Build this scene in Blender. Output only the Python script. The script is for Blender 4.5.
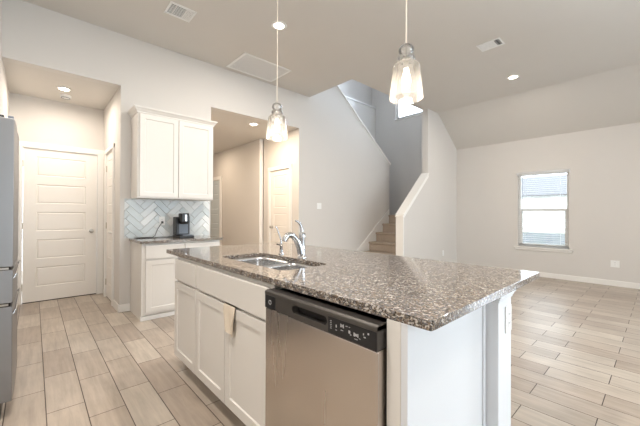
import bpy, bmesh, math, random
from mathutils import Vector, Matrix
random.seed(4)
for o in list(bpy.data.objects): bpy.data.objects.remove(o)
S = bpy.context.scene
COL = S.collection
def srgb(r, g, b):
    f = lambda c: (c/255/12.92) if c/255 <= .04045 else ((c/255+.055)/1.055)**2.4
    return (f(r), f(g), f(b), 1)

# ---------------------------------------------------------------- camera
cd = bpy.data.cameras.new('camera'); cam = bpy.data.objects.new('camera', cd); COL.objects.link(cam)
yaw, pitch, roll = math.radians(47.593), math.radians(.309), math.radians(.223)
fw = Vector((math.sin(0), 0, 0))
r0 = Vector((math.sin(yaw), -math.cos(yaw), 0)); d0 = Vector((math.cos(yaw), math.sin(yaw), 0)); z0 = Vector((0, 0, 1))
fwd = d0*math.cos(pitch) + z0*math.sin(pitch); up = z0*math.cos(pitch) - d0*math.sin(pitch)
# picture content is turned slightly clockwise
right2 = r0*math.cos(roll) + up*math.sin(roll); up2 = up*math.cos(roll) - r0*math.sin(roll)
M = Matrix((right2, up2, -fwd)).transposed().to_4x4(); M.translation = Vector((0, 0, 1.222))
cam.matrix_world = M
cd.sensor_width = 36; cd.sensor_fit = 'HORIZONTAL'; cd.lens = 313.397/640*36; cd.clip_start = .05; cd.clip_end = 200
S.camera = cam

# ---------------------------------------------------------------- world and exposure
w = bpy.data.worlds.new('sky'); S.world = w; w.use_nodes = True
bg = w.node_tree.nodes['Background']; bg.inputs[0].default_value = (.87, .94, 1, 1); bg.inputs[1].default_value = 5.5
S.view_settings.view_transform = 'Standard'; S.view_settings.look = 'None'; S.view_settings.gamma = 1
S.view_settings.use_curve_mapping = False
S.view_settings.exposure = 0.14

def area(name, loc, rot, sx, sy, power, color, shape='RECTANGLE', spread=None):
    l = bpy.data.lights.new(name, 'AREA'); l.shape = shape; l.size = sx
    if shape == 'RECTANGLE': l.size_y = sy
    l.energy = power; l.color = color
    if spread: l.spread = spread
    o = bpy.data.objects.new(name, l); COL.objects.link(o); o.location = loc; o.rotation_euler = rot
    return o
DAY = (.78, .89, 1.0)
WARM = (1.0, .93, .85)
HALLW = (1.0, .80, .60)
# daylight coming in through the windows of the wall behind the camera (just outside the panes)
for i, x in enumerate((1.2, 3.3, 5.4)):
    area('daylight_window', (x, -3.75, 1.4), (math.radians(90), 0, math.radians(180)), 1.9, 2.5, 150, DAY)
area('daylight_stair_window', (7.75, 4.45, 4.45), (0, math.radians(90), 0), 1.1, 1.2, 190, (.74, .84, 1))
area('daylight_window_side', (7.75, -1.7, 1.4), (0, math.radians(90), 0), 1.5, 1.3, 160, DAY)

# ---------------------------------------------------------------- materials
def nodes(m):
    m.use_nodes = True; nt = m.node_tree; return nt, nt.nodes, nt.links, nt.nodes['Principled BSDF']
def mat(name, col, rough=.5, metal=0, bump=0, bscale=200, spec=None, var=0, vscale=3):
    m = bpy.data.materials.new(name); nt, N, L, P = nodes(m)
    P.inputs['Base Color'].default_value = col; P.inputs['Roughness'].default_value = rough; P.inputs['Metallic'].default_value = metal
    if spec is not None: P.inputs['Specular IOR Level'].default_value = spec
    tc = N.new('ShaderNodeTexCoord')
    if bump:
        n = N.new('ShaderNodeTexNoise'); n.inputs['Scale'].default_value = bscale; n.inputs['Detail'].default_value = 3
        b = N.new('ShaderNodeBump'); b.inputs['Strength'].default_value = bump; b.inputs['Distance'].default_value = .002
        L.new(tc.outputs['Object'], n.inputs['Vector']); L.new(n.outputs[0], b.inputs['Height']); L.new(b.outputs[0], P.inputs['Normal'])
    if var:
        n = N.new('ShaderNodeTexNoise'); n.inputs['Scale'].default_value = vscale; n.inputs['Detail'].default_value = 4
        L.new(tc.outputs['Object'], n.inputs['Vector'])
        mx = N.new('ShaderNodeMix'); mx.data_type = 'RGBA'
        mx.inputs[6].default_value = tuple(c*(1-var) for c in col[:3])+(1,); mx.inputs[7].default_value = tuple(min(1, c*(1+var)) for c in col[:3])+(1,)
        L.new(n.outputs[0], mx.inputs[0]); L.new(mx.outputs[2], P.inputs['Base Color'])
    return m
def emis(name, col, strength):
    m = bpy.data.materials.new(name); nt, N, L, P = nodes(m)
    P.inputs['Base Color'].default_value = (0, 0, 0, 1); P.inputs['Emission Color'].default_value = col; P.inputs['Emission Strength'].default_value = strength
    return m
PAINT = mat('wall_paint', srgb(215, 211, 206), .75, bump=.12, bscale=260, var=.015)
CEILP = mat('ceiling_paint', srgb(212, 208, 202), .85, bump=.15, bscale=220, var=.015)
TRIM = mat('white_trim_paint', srgb(240, 238, 234), .35, bump=.02)
DOORP = mat('white_door_paint', srgb(240, 236, 230), .4, bump=.03)
CABP = mat('white_cabinet_paint', srgb(227, 223, 217), .33, bump=.03, bscale=120)
PANELP = mat('white_island_paint', srgb(228, 231, 235), .4, bump=.03)
DARKGAP = mat('dark_recess', srgb(28, 24, 22), .8)  # near-black standing in for shade in gaps; also gasket and openings
BLACKP = mat('black_plastic', srgb(26, 26, 28), .3, bump=.02)
GREYP = mat('grey_plastic', srgb(112, 120, 132), .35, bump=.02)
CHROME = mat('polished_chrome', (.55, .56, .58, 1), .12, 1, bump=.01)
NICKEL = mat('satin_nickel', (.55, .53, .5, 1), .28, 1, bump=.02)
WPLASTIC = mat('white_plastic', srgb(240, 240, 238), .35, bump=.01)
CLOTH = mat('cream_cloth', srgb(224, 211, 192), .95, bump=.6, bscale=500, var=.08, vscale=30)
BLIND = mat('blind_vinyl', srgb(244, 246, 247), .5, bump=.01)
def add_translucency(m, f):
    nt = m.node_tree; N = nt.nodes; L = nt.links; P = N['Principled BSDF']; out = N['Material Output']
    t = N.new('ShaderNodeBsdfTranslucent'); t.inputs[0].default_value = (.95, .95, .95, 1)
    x = N.new('ShaderNodeMixShader'); x.inputs[0].default_value = f
    L.new(P.outputs[0], x.inputs[1]); L.new(t.outputs[0], x.inputs[2]); L.new(x.outputs[0], out.inputs[0])
add_translucency(BLIND, .65)
BRASSH = mat('hinge_metal', (.5, .45, .38, 1), .35, 1, bump=.02)
CARPET = mat('brown_carpet', srgb(180, 164, 148), 1.0, bump=1.0, bscale=180, var=.25, vscale=70)
MARK = mat('pale_marking', srgb(190, 190, 190), .5)
BULB = emis('lamp_bulb', (1, .84, .62, 1), 10)
LED = emis('lit_diffuser', (1, .88, .72, 1), 18)
LED2 = emis('lit_dome', (1, .88, .74, 1), 3.0)
SCRIM = mat('outdoor_ground', srgb(150, 150, 120), .95, var=.2)
SIDING = mat('pale_siding', srgb(238, 238, 236), .8, var=.03)
FENCEM = mat('grey_fence_wood', srgb(150, 156, 164), .9, var=.15, vscale=9)
ROOFM = mat('grey_shingle', srgb(100, 100, 102), .9, var=.25, vscale=14)

def steel(name, col, rough, axis, amount=.12, wavy=False):
    m = bpy.data.materials.new(name); nt, N, L, P = nodes(m)
    P.inputs['Metallic'].default_value = 1; P.inputs['Base Color'].default_value = col
    tc = N.new('ShaderNodeTexCoord'); mp = N.new('ShaderNodeMapping'); mp.inputs['Scale'].default_value = axis
    n = N.new('ShaderNodeTexNoise'); n.inputs['Scale'].default_value = 1; n.inputs['Detail'].default_value = 5
    L.new(tc.outputs['Object'], mp.inputs[0]); L.new(mp.outputs[0], n.inputs['Vector'])
    mr = N.new('ShaderNodeMapRange'); mr.inputs[3].default_value = rough-amount*.5; mr.inputs[4].default_value = rough+amount*.5
    L.new(n.outputs[0], mr.inputs[0]); L.new(mr.outputs[0], P.inputs['Roughness'])
    b = N.new('ShaderNodeBump'); b.inputs['Strength'].default_value = .06; b.inputs['Distance'].default_value = .001
    L.new(n.outputs[0], b.inputs['Height']); L.new(b.outputs[0], P.inputs['Normal'])
    if wavy:
        m2 = N.new('ShaderNodeMapping'); m2.inputs['Scale'].default_value = (1, 6, .5); L.new(tc.outputs['Object'], m2.inputs[0])
        n2 = N.new('ShaderNodeTexNoise'); n2.inputs['Scale'].default_value = 1; n2.inputs['Detail'].default_value = 0; L.new(m2.outputs[0], n2.inputs['Vector'])
        b2 = N.new('ShaderNodeBump'); b2.inputs['Strength'].default_value = 1; b2.inputs['Distance'].default_value = .0018
        L.new(n2.outputs[0], b2.inputs['Height']); L.new(b2.outputs[0], P.inputs['Normal'])
    return m
STEEL = steel('brushed_steel', (.62, .56, .51, 1), .27, (2, 10, 1.0), .05, wavy=True)  # warm base tint stands in for the room's warm reflection
FSTEEL = steel('fridge_steel', (.30, .30, .305, 1), .38, (3, 3, 200))
SINKS = steel('sink_steel', (.66, .66, .66, 1), .22, (60, 60, 60), .06)
PANELG = mat('dishwasher_grey_panel', srgb(88, 84, 80), .35, .5, bump=.02)

def glass_thin(name, tint, gloss, diff, dcol):
    m = bpy.data.materials.new(name); m.use_nodes = True; nt = m.node_tree; N = nt.nodes; L = nt.links
    for n in list(N):
        if n.type != 'OUTPUT_MATERIAL': N.remove(n)
    out = [n for n in N if n.type == 'OUTPUT_MATERIAL'][0]
    t = N.new('ShaderNodeBsdfTransparent'); t.inputs[0].default_value = tint
    g = N.new('ShaderNodeBsdfGlossy'); g.inputs['Roughness'].default_value = .03
    fr = N.new('ShaderNodeFresnel'); fr.inputs[0].default_value = 1.45
    mu = N.new('ShaderNodeMath'); mu.operation = 'MULTIPLY'; mu.inputs[1].default_value = gloss; L.new(fr.outputs[0], mu.inputs[0])
    m1 = N.new('ShaderNodeMixShader'); L.new(mu.outputs[0], m1.inputs[0]); L.new(t.outputs[0], m1.inputs[1]); L.new(g.outputs[0], m1.inputs[2])
    last = m1
    if diff:
        tl = N.new('ShaderNodeBsdfTranslucent'); tl.inputs[0].default_value = dcol; td = N.new('ShaderNodeBsdfDiffuse'); td.inputs[0].default_value = dcol
        tr = N.new('ShaderNodeMixShader'); L.new(tl.outputs[0], tr.inputs[1]); L.new(td.outputs[0], tr.inputs[2])
        m2 = N.new('ShaderNodeMixShader')
        lw = N.new('ShaderNodeLayerWeight'); lw.inputs[0].default_value = .35
        mr = N.new('ShaderNodeMapRange'); mr.inputs[3].default_value = diff*.7; mr.inputs[4].default_value = min(1, diff*2.6)
        L.new(lw.outputs['Facing'], mr.inputs[0]); L.new(mr.outputs[0], m2.inputs[0]); L.new(m1.outputs[0], m2.inputs[1]); L.new(tr.outputs[0], m2.inputs[2]); last = m2
    L.new(last.outputs[0], out.inputs[0])
    return m
PANE = glass_thin('window_glass', (.97, .99, 1, 1), 1, 0, None)
SHADE = glass_thin('seeded_lamp_glass', (.98, .98, .98, 1), 1.0, .05, (.95, .93, .9, 1))

def granite():
    m = bpy.data.materials.new('speckled_granite'); nt, N, L, P = nodes(m)
    tc = N.new('ShaderNodeTexCoord')
    def vor(scale, seed):
        mp = N.new('ShaderNodeMapping'); mp.inputs['Location'].default_value = (seed, seed*2.3, seed*.7); mp.inputs['Scale'].default_value = (1, .72, 1)
        L.new(tc.outputs['Object'], mp.inputs[0])
        nz = N.new('ShaderNodeTexNoise'); nz.inputs['Scale'].default_value = 60; L.new(mp.outputs[0], nz.inputs['Vector'])
        mx = N.new('ShaderNodeMix'); mx.data_type = 'RGBA'; mx.blend_type = 'LINEAR_LIGHT'; mx.inputs[0].default_value = .012
        L.new(mp.outputs[0], mx.inputs[6]); L.new(nz.outputs['Color'], mx.inputs[7])
        v = N.new('ShaderNodeTexVoronoi'); v.inputs['Scale'].default_value = scale; v.inputs['Randomness'].default_value = 1; L.new(mx.outputs[2], v.inputs['Vector'])
        sep = N.new('ShaderNodeSeparateColor'); L.new(v.outputs['Color'], sep.inputs[0]); return sep
    a = vor(185, 3.1); b = vor(330, 7.7)
    r = N.new('ShaderNodeValToRGB'); r.color_ramp.interpolation = 'CONSTANT'
    cols = [(0, (18, 16, 16)), (.17, (74, 62, 54)), (.32, (114, 97, 82)), (.5, (156, 142, 126)), (.64, (112, 113, 118)), (.80, (214, 208, 200)), (.92, (60, 58, 60))]
    e = r.color_ramp.elements
    while len(e) < len(cols): e.new(.5)
    for k, (p, c) in enumerate(cols): e[k].position = p; e[k].color = srgb(*c)
    L.new(a.outputs[0], r.inputs[0])
    r2 = N.new('ShaderNodeValToRGB'); r2.color_ramp.interpolation = 'CONSTANT'
    cols = [(0, (24, 22, 22)), (.16, (148, 132, 116)), (.45, (188, 178, 166)), (.7, (108, 96, 86)), (.86, (150, 150, 152))]
    e = r2.color_ramp.elements
    while len(e) < len(cols): e.new(.5)
    for k, (p, c) in enumerate(cols): e[k].position = p; e[k].color = srgb(*c)
    L.new(b.outputs[1], r2.inputs[0])
    mx = N.new('ShaderNodeMix'); mx.data_type = 'RGBA'; mx.inputs[0].default_value = .30
    L.new(r.outputs[0], mx.inputs[6]); L.new(r2.outputs[0], mx.inputs[7]); L.new(mx.outputs[2], P.inputs['Base Color'])
    P.inputs['Roughness'].default_value = .08; P.inputs['Specular IOR Level'].default_value = .5
    return m
GRANITE = granite()

def tilefloor():
    m = bpy.data.materials.new('wood_look_tile'); nt, N, L, P = nodes(m)
    tc = N.new('ShaderNodeTexCoord'); sp = N.new('ShaderNodeSeparateXYZ'); L.new(tc.outputs['Object'], sp.inputs[0])
    def add(a, v, op='ADD'):
        n = N.new('ShaderNodeMath'); n.operation = op; L.new(a, n.inputs[0]); n.inputs[1].default_value = v; return n.outputs[0]
    u = add(sp.outputs[1], -.053+.567*30); v = add(sp.outputs[0], -.064+.378*20)
    cb = N.new('ShaderNodeCombineXYZ'); L.new(u, cb.inputs[0]); L.new(v, cb.inputs[1])
    br = N.new('ShaderNodeTexBrick'); L.new(cb.outputs[0], br.inputs['Vector'])
    br.offset = .621; br.offset_frequency = 2; br.squash = 1; br.squash_frequency = 2
    br.inputs['Scale'].default_value = 1; br.inputs['Mortar Size'].default_value = .0027; br.inputs['Mortar Smooth'].default_value = .15
    br.inputs['Brick Width'].default_value = .567; br.inputs['Row Height'].default_value = .189; br.inputs['Bias'].default_value = 0
    br.inputs['Color1'].default_value = srgb(193, 182, 168); br.inputs['Color2'].default_value = srgb(166, 151, 137); br.inputs['Mortar'].default_value = srgb(72, 58, 50)
    mp = N.new('ShaderNodeMapping'); mp.inputs['Scale'].default_value = (26, 2.2, 1); L.new(tc.outputs['Object'], mp.inputs[0])
    n1 = N.new('ShaderNodeTexNoise'); n1.inputs['Scale'].default_value = 1; n1.inputs['Detail'].default_value = 6; n1.inputs['Roughness'].default_value = .65; n1.inputs['Distortion'].default_value = .4
    L.new(mp.outputs[0], n1.inputs['Vector'])
    n2 = N.new('ShaderNodeTexNoise'); n2.inputs['Scale'].default_value = 3.2; n2.inputs['Detail'].default_value = 3; L.new(tc.outputs['Object'], n2.inputs['Vector'])
    r = N.new('ShaderNodeMapRange'); r.inputs[1].default_value = .3; r.inputs[2].default_value = .72; r.inputs[3].default_value = .80; r.inputs[4].default_value = 1.12; L.new(n1.outputs[0], r.inputs[0])
    r2 = N.new('ShaderNodeMapRange'); r2.inputs[1].default_value = .3; r2.inputs[2].default_value = .7; r2.inputs[3].default_value = .9; r2.inputs[4].default_value = 1.07; L.new(n2.outputs[0], r2.inputs[0])
    mu = N.new('ShaderNodeMath'); mu.operation = 'MULTIPLY'; L.new(r.outputs[0], mu.inputs[0]); L.new(r2.outputs[0], mu.inputs[1])
    vm = N.new('ShaderNodeVectorMath'); vm.operation = 'SCALE'; L.new(br.outputs['Color'], vm.inputs[0]); L.new(mu.outputs[0], vm.inputs['Scale'])
    L.new(vm.outputs[0], P.inputs['Base Color'])
    P.inputs['Roughness'].default_value = .34; P.inputs['Specular IOR Level'].default_value = .45
    iv = N.new('ShaderNodeMath'); iv.operation = 'SUBTRACT'; iv.inputs[0].default_value = 1; L.new(br.outputs['Fac'], iv.inputs[1])
    b = N.new('ShaderNodeBump'); b.inputs['Strength'].default_value = .6; b.inputs['Distance'].default_value = .002; L.new(iv.outputs[0], b.inputs['Height']); L.new(b.outputs[0], P.inputs['Normal'])
    return m
TILE = tilefloor()
def splash():
    m = bpy.data.materials.new('pearl_glass_tile'); nt, N, L, P = nodes(m)
    at = N.new('ShaderNodeAttribute'); at.attribute_name = 'tone'; 
    r = N.new('ShaderNodeValToRGB'); r.color_ramp.elements[0].color = srgb(196, 203, 204); r.color_ramp.elements[1].color = srgb(230, 231, 229)
    L.new(at.outputs['Fac'], r.inputs[0]); L.new(r.outputs[0], P.inputs['Base Color'])
    P.inputs['Roughness'].default_value = .14
    return m
SPLASH = splash()
GROUT = mat('pale_grout', srgb(222, 222, 218), .8)

# ---------------------------------------------------------------- mesh helpers
class MB:
    def __init__(s): s.v = []; s.f = []
    def box(s, x0, x1, y0, y1, z0, z1):
        x0, x1 = sorted((x0, x1)); y0, y1 = sorted((y0, y1)); z0, z1 = sorted((z0, z1)); b = len(s.v)
        s.v += [(x, y, z) for z in (z0, z1) for y in (y0, y1) for x in (x0, x1)]
        s.f += [tuple(b+i for i in q) for q in ((0, 2, 3, 1), (4, 5, 7, 6), (0, 1, 5, 4), (2, 6, 7, 3), (0, 4, 6, 2), (1, 3, 7, 5))]
        return s
    def prism(s, poly, axis, a, b):
        # poly: 2-D points in the two other axes (x,z for 'Y'; y,z for 'X'; x,y for 'Z')
        def p(q, t): return {'Y': (q[0], t, q[1]), 'X': (t, q[0], q[1]), 'Z': (q[0], q[1], t)}[axis]
        n = len(poly); k = len(s.v)
        s.v += [p(q, a) for q in poly] + [p(q, b) for q in poly]
        s.f.append(tuple(k+i for i in range(n))); s.f.append(tuple(k+n+i for i in reversed(range(n))))
        for i in range(n): j = (i+1) % n; s.f.append((k+i, k+n+i, k+n+j, k+j))
        return s
    def lathe(s, prof, c, seg=32, closed=False, axis='Z'):
        k = len(s.v); n = len(prof)
        for i in range(seg):
            a = 2*math.pi*i/seg
            for (r, z) in prof:
                q = (r*math.cos(a), r*math.sin(a), z)
                if axis == 'X': q = (q[2], q[0], q[1])
                if axis == 'Y': q = (q[0], q[2], q[1])
                s.v.append((c[0]+q[0], c[1]+q[1], c[2]+q[2]))
        for i in range(seg):
            j = (i+1) % seg
            for t in range(n if closed else n-1):
                u = (t+1) % n
                s.f.append((k+i*n+t, k+j*n+t, k+j*n+u, k+i*n+u))
        if not closed:
            for t in (0, n-1):
                if prof[t][0] > 1e-5: s.f.append(tuple(k+i*n+t for i in range(seg)))
        return s
    def tube(s, pts, r, seg=12):
        pts = [Vector(p) for p in pts]; n = len(pts); k = len(s.v)
        rr = r if isinstance(r, (list, tuple)) else [r]*n
        nrm = None
        for i, p in enumerate(pts):
            t = (pts[min(i+1, n-1)]-pts[max(i-1, 0)]).normalized()
            if nrm is None: nrm = t.orthogonal().normalized()
            nrm = (nrm - t*nrm.dot(t)).normalized(); bn = t.cross(nrm)
            for j in range(seg):
                a = 2*math.pi*j/seg; s.v.append(tuple(p + (nrm*math.cos(a)+bn*math.sin(a))*rr[i]))
        for i in range(n-1):
            for j in range(seg):
                l = (j+1) % seg; s.f.append((k+i*seg+j, k+i*seg+l, k+(i+1)*seg+l, k+(i+1)*seg+j))
        s.f.append(tuple(k+j for j in range(seg))); s.f.append(tuple(k+(n-1)*seg+j for j in range(seg)))
        return s
    def sweep(s, path, prof, close=False):
        # path: XY points; prof: closed list of (out, z); out = to the right of travel
        P = [Vector(p) for p in path]; n = len(P); m = len(prof); k = len(s.v)
        for i, p in enumerate(P):
            a = (P[i]-P[i-1]).normalized() if i else (P[1]-P[0]).normalized()
            b = (P[i+1]-P[i]).normalized() if i < n-1 else a
            na = Vector((a.y, -a.x)); nb = Vector((b.y, -b.x)); mi = (na+nb).normalized(); sc = 1/max(.2, mi.dot(na))
            for (o, z) in prof: q = p + mi*o*sc; s.v.append((q.x, q.y, z))
        for i in range(n-1):
            for j in range(m):
                l = (j+1) % m; s.f.append((k+i*m+j, k+i*m+l, k+(i+1)*m+l, k+(i+1)*m+j))
        s.f.append(tuple(k+j for j in range(m))); s.f.append(tuple(k+(n-1)*m+j for j in range(m)))
        return s
    def face_panels(s, o, U, Nn, W, H, T, xs, rects, depth, slope=.012, raised=0):
        # slab with recessed panels; o: lower left front corner, U: along width, Nn: outward
        o = Vector(o); U = Vector(U); Nn = Vector(Nn); Z = Vector((0, 0, 1))
        P = lambda u, v, ww: tuple(o+U*u+Nn*v+Z*ww)
        zs = [0]
        for (a, b) in rects: zs += [a, b]
        zs.append(H); us = [0, xs[0], xs[1], W]
        def quad(a, b, c, d):
            k = len(s.v); s.v.extend([a, b, c, d]); s.f.append((k, k+1, k+2, k+3))
        for iz in range(len(zs)-1):
            for iu in range(3):
                a, b, c, d = us[iu], us[iu+1], zs[iz], zs[iz+1]
                if iu == 1 and iz % 2 == 1:
                    A = [(a, c), (b, c), (b, d), (a, d)]; B = [(a+slope, c+slope), (b-slope, c+slope), (b-slope, d-slope), (a+slope, d-slope)]
                    for q in range(4):
                        r = (q+1) % 4
                        quad(P(A[q][0], 0, A[q][1]), P(A[r][0], 0, A[r][1]), P(B[r][0], -depth, B[r][1]), P(B[q][0], -depth, B[q][1]))
                    if raised:
                        g = slope*1.1
                        C2 = [(B[0][0]+g, B[0][1]+g), (B[1][0]-g, B[1][1]+g), (B[2][0]-g, B[2][1]-g), (B[3][0]+g, B[3][1]-g)]
                        for q in range(4):
                            r = (q+1) % 4
                            quad(P(B[q][0], -depth, B[q][1]), P(B[r][0], -depth, B[r][1]), P(C2[r][0], -depth+raised, C2[r][1]), P(C2[q][0], -depth+raised, C2[q][1]))
                        quad(*[P(q[0], -depth+raised, q[1]) for q in C2])
                    else: quad(*[P(q[0], -depth, q[1]) for q in B])
                else: quad(P(a, 0, c), P(b, 0, c), P(b, 0, d), P(a, 0, d))
        quad(P(0, -T, 0), P(0, -T, H), P(W, -T, H), P(W, -T, 0))
        c = [(0, 0), (W, 0), (W, H), (0, H)]
        for q in range(4):
            r = (q+1) % 4
            # side skirts subdivided is unnecessary: simple quads
            quad(P(c[q][0], 0, c[q][1]), P(c[q][0], -T, c[q][1]), P(c[r][0], -T, c[r][1]), P(c[r][0], 0, c[r][1]))
        return s
ORG = {}
def build(name, mb, m, parent=None, bevel=0, smooth=False, origin=None, seg=2):
    me = bpy.data.meshes.new(name)
    if parent is not None: org = Vector(ORG[parent.name])
    elif origin is not None: org = Vector(origin)
    else: org = Vector((0, 0, 0))
    me.from_pydata([tuple(Vector(v)-org) for v in mb.v], [], mb.f)
    bm = bmesh.new(); bm.from_mesh(me); bmesh.ops.remove_doubles(bm, verts=bm.verts, dist=1e-5); bmesh.ops.recalc_face_normals(bm, faces=bm.faces); bm.to_mesh(me); bm.free()
    me.materials.append(m)
    o = bpy.data.objects.new(name, me); COL.objects.link(o)
    if parent is not None: o.parent = parent
    else: o.location = org
    ORG[o.name] = tuple(org)
    if smooth:
        for p in me.polygons: p.use_smooth = True
        try: me.set_sharp_from_angle(angle=math.radians(40))
        except Exception: pass
    if bevel:
        b = o.modifiers.new('bevel', 'BEVEL'); b.width = bevel; b.segments = seg; b.limit_method = 'ANGLE'; b.angle_limit = math.radians(35)
    return o
def thing(name, label, cat, loc, group=None):
    o = bpy.data.objects.new(name, None); COL.objects.link(o); o.location = loc; o.empty_display_size = .1
    o['label'] = label; o['category'] = cat
    if group: o['group'] = group
    ORG[o.name] = tuple(loc); return o
def tag(o, label, cat, group=None):
    o['label'] = label; o['category'] = cat
    if group: o['group'] = group
    return o
def struct(name, mb, m, label=None, parent=None, **k):
    o = build(name, mb, m, parent, **k)
    if parent is None: o['kind'] = 'structure'
    if label: o['label'] = label
    return o
def structroot(name, loc, label):
    o = bpy.data.objects.new(name, None); COL.objects.link(o); o.location = loc; o['kind'] = 'structure'; o['label'] = label
    ORG[o.name] = tuple(loc); return o
def copy_tree(o, parent=None):
    c = o.copy(); COL.objects.link(c); c.parent = parent
    for ch in list(o.children): copy_tree(ch, c)
    return c
def wall(mb, axis, a, b, s0, s1, z0, z1, holes=()):
    # wall slab between a..b on `axis`, along the other axis s0..s1, holes (u0,u1,w0,w1)
    us = sorted({s0, s1, *[h[0] for h in holes], *[h[1] for h in holes]}); ws = sorted({z0, z1, *[h[2] for h in holes], *[h[3] for h in holes]})
    us = [u for u in us if s0 <= u <= s1]; ws = [q for q in ws if z0 <= q <= z1]
    hole = lambda u, q: any(h[0] < u < h[1] and h[2] < q < h[3] for h in holes)
    for i in range(len(us)-1):
        col = []; u = (us[i]+us[i+1])/2
        for j in range(len(ws)-1):
            if not hole(u, (ws[j]+ws[j+1])/2):
                if col and abs(col[-1][1]-ws[j]) < 1e-6: col[-1][1] = ws[j+1]
                else: col.append([ws[j], ws[j+1]])
        for (c, d) in col:
            if axis == 'Y': mb.box(us[i], us[i+1], a, b, c, d)
            else: mb.box(a, b, us[i], us[i+1], c, d)
    return mb

# ---------------------------------------------------------------- room shell
ZC, YA, XW, YR, EAVE = 3.465, 4.547, 7.478, 3.335, 2.79
T = .115
struct('floor', MB().box(-1.1, 7.7, -3.7, 9.2, -.12, 0), TILE, 'wood-look tile floor in beige planks')
# flat ceiling in two plates round the stair opening
c = MB().box(-1.1, 6.55, -3.7, YR+.13, ZC, ZC+.14); c.box(-1.1, 3.875, YR+.13, YA, ZC, ZC+.14)
struct('ceiling', c, CEILP, 'high flat ceiling of the kitchen')
c = MB().prism([(6.55, ZC), (XW+.12, ZC-(ZC-EAVE)*(XW+.12-6.55)/(XW-6.55)), (XW+.12, ZC+.14), (6.55, ZC+.14)], 'Y', -3.7, YR)
struct('ceiling_slope', c, CEILP, 'sloped part of the ceiling above the window wall')
struct('ceiling_hall', MB().box(1.83, 3.735, YA+T, 9.2, 2.825, 2.95), CEILP, 'lower ceiling of the back hall')
struct('ceiling_alcove', MB().box(-.36, .905, YA+T, 5.94, 2.822, 2.95), CEILP, 'lower ceiling of the door alcove')
struct('ceiling_stairwell', MB().box(3.5, 7.7, YR, 6.1, 6.0, 6.12), CEILP, 'ceiling of the stairwell')

sl = .753
m_ = MB().box(-.25, .79, YA, YA+T, 2.822, ZC)
m_.box(.79, 1.943, YA, YA+T, 0, ZC); m_.box(1.943, 3.62, YA, YA+T, 2.825, ZC)
m_.prism([(3.62, 0), (6.467, 0), (6.467, 2.48), (6.467-(4.5-2.48)/sl, 4.5), (3.62, 4.5)], 'Y', YA, YA+T)
struct('wall_back', m_, PAINT, 'long back wall with alcove and hall openings and a raked top beside the stairs')
# raked stair guard in front of the lower flight, full height on its right
m_ = MB().prism([(5.19, 0), (XW, 0), (XW, 6.0), (3.62, 6.0), (3.62, ZC+.14), (6.11, ZC+.14), (6.11, 2.075), (5.19, 1.225)], 'Y', YR, YR+.129)
struct('wall_stair', m_, PAINT, 'stair wall with a raked half-height end, right of the steps')
m_ = wall(MB(), 'X', XW, XW+.12, -3.7, 6.1, 0, 6.0, [(1.20, 2.05, .585, 2.085), (3.75, 5.05, 3.885, 5.05), (-2.4, -1.0, .6, 2.1)])
struct('wall_right', m_, PAINT, 'long right wall with the blinded window')
struct('wall_stairwell', MB().box(3.62, XW, 5.75, 6.1, 0, 4.37).box(3.62, XW, 5.90, 6.1, 4.37, 6.0), PAINT, 'far wall of the upper stair flight with a ledge')
struct('wall_upper_landing', MB().box(3.5, 3.62, YA+T, 6.1, 2.95, 6.0).box(3.5, 3.62, YR, YA+T, ZC+.14, 6.0), PAINT)
struct('wall_hall_right', wall(MB(), 'X', 3.62, 3.735, YA+T, 5.78, 0, 2.825, [(4.83, 5.49, -1, 2.115)]), PAINT, 'right wall of the hall with a panel door')
struct('wall_hall_right_far', wall(MB(), 'X', 3.54, 3.735, 5.78, 9.0, 0, 2.825, [(7.68, 8.50, -1, 2.115)]), PAINT)
struct('wall_hall_end', MB().box(1.83, 3.735, 9.0, 9.12, 0, 2.825), PAINT)
struct('wall_hall_left', MB().box(1.83, 1.943, YA+T, 9.0, 0, 2.825), PAINT)
struct('wall_alcove_back', wall(MB(), 'Y', 5.826, 5.94, -.25, .79, 0, 2.822, [(-.115, .715, -1, 2.13)]), PAINT, 'back wall of the alcove behind the wide panel door')
struct('wall_alcove_right', wall(MB(), 'X', .79, .905, YA+T, 5.94, 0, 2.822, [(4.965, 5.56, -1, 2.11)]), PAINT)
struct('wall_left', MB().box(-1.1, -.98, -3.7, 3.5, 0, ZC).box(-1.1, -.25, 3.5, 3.62, 0, ZC).box(-.36, -.25, 3.62, 5.94, 0, ZC), PAINT, 'left wall beyond the refrigerator')
m_ = wall(MB(), 'Y', -3.7, -3.58, -.98, XW, 0, ZC+.0, [(x-.95, x+.95, .15, 2.65) for x in (1.2, 3.3, 5.4)])
struct('wall_front', m_, PAINT)
# second floor closure above the hall / outer shell so that no sky light leaks in
struct('ceiling_upper_floor', MB().box(3.5, 7.6, 3.2, 6.2, 6.13, 6.2), CEILP)

def hwindow(n, x0, x1, z0_, z1_):
    r = structroot(f'window_{n}', ((x0+x1)/2, -3.62, z0_), None or 'large window behind the viewer')
    f = MB()
    for a, b, c_, d in ((x0, x1, z0_, z0_+.05), (x0, x1, z1_-.05, z1_), (x0, x1, (z0_+z1_)/2-.025, (z0_+z1_)/2+.025)): f.box(a, b, -3.66, -3.60, c_, d)
    f.box(x0, x0+.05, -3.66, -3.60, z0_, z1_).box(x1-.05, x1, -3.66, -3.60, z0_, z1_)
    build('window_frame', f, TRIM, r); build('pane', MB().box(x0+.04, x1-.04, -3.633, -3.628, z0_+.04, z1_-.04), PANE, r)
for i, x in enumerate((1.2, 3.3, 5.4)): hwindow(4+i, x-.95, x+.95, .15, 2.65)

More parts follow.
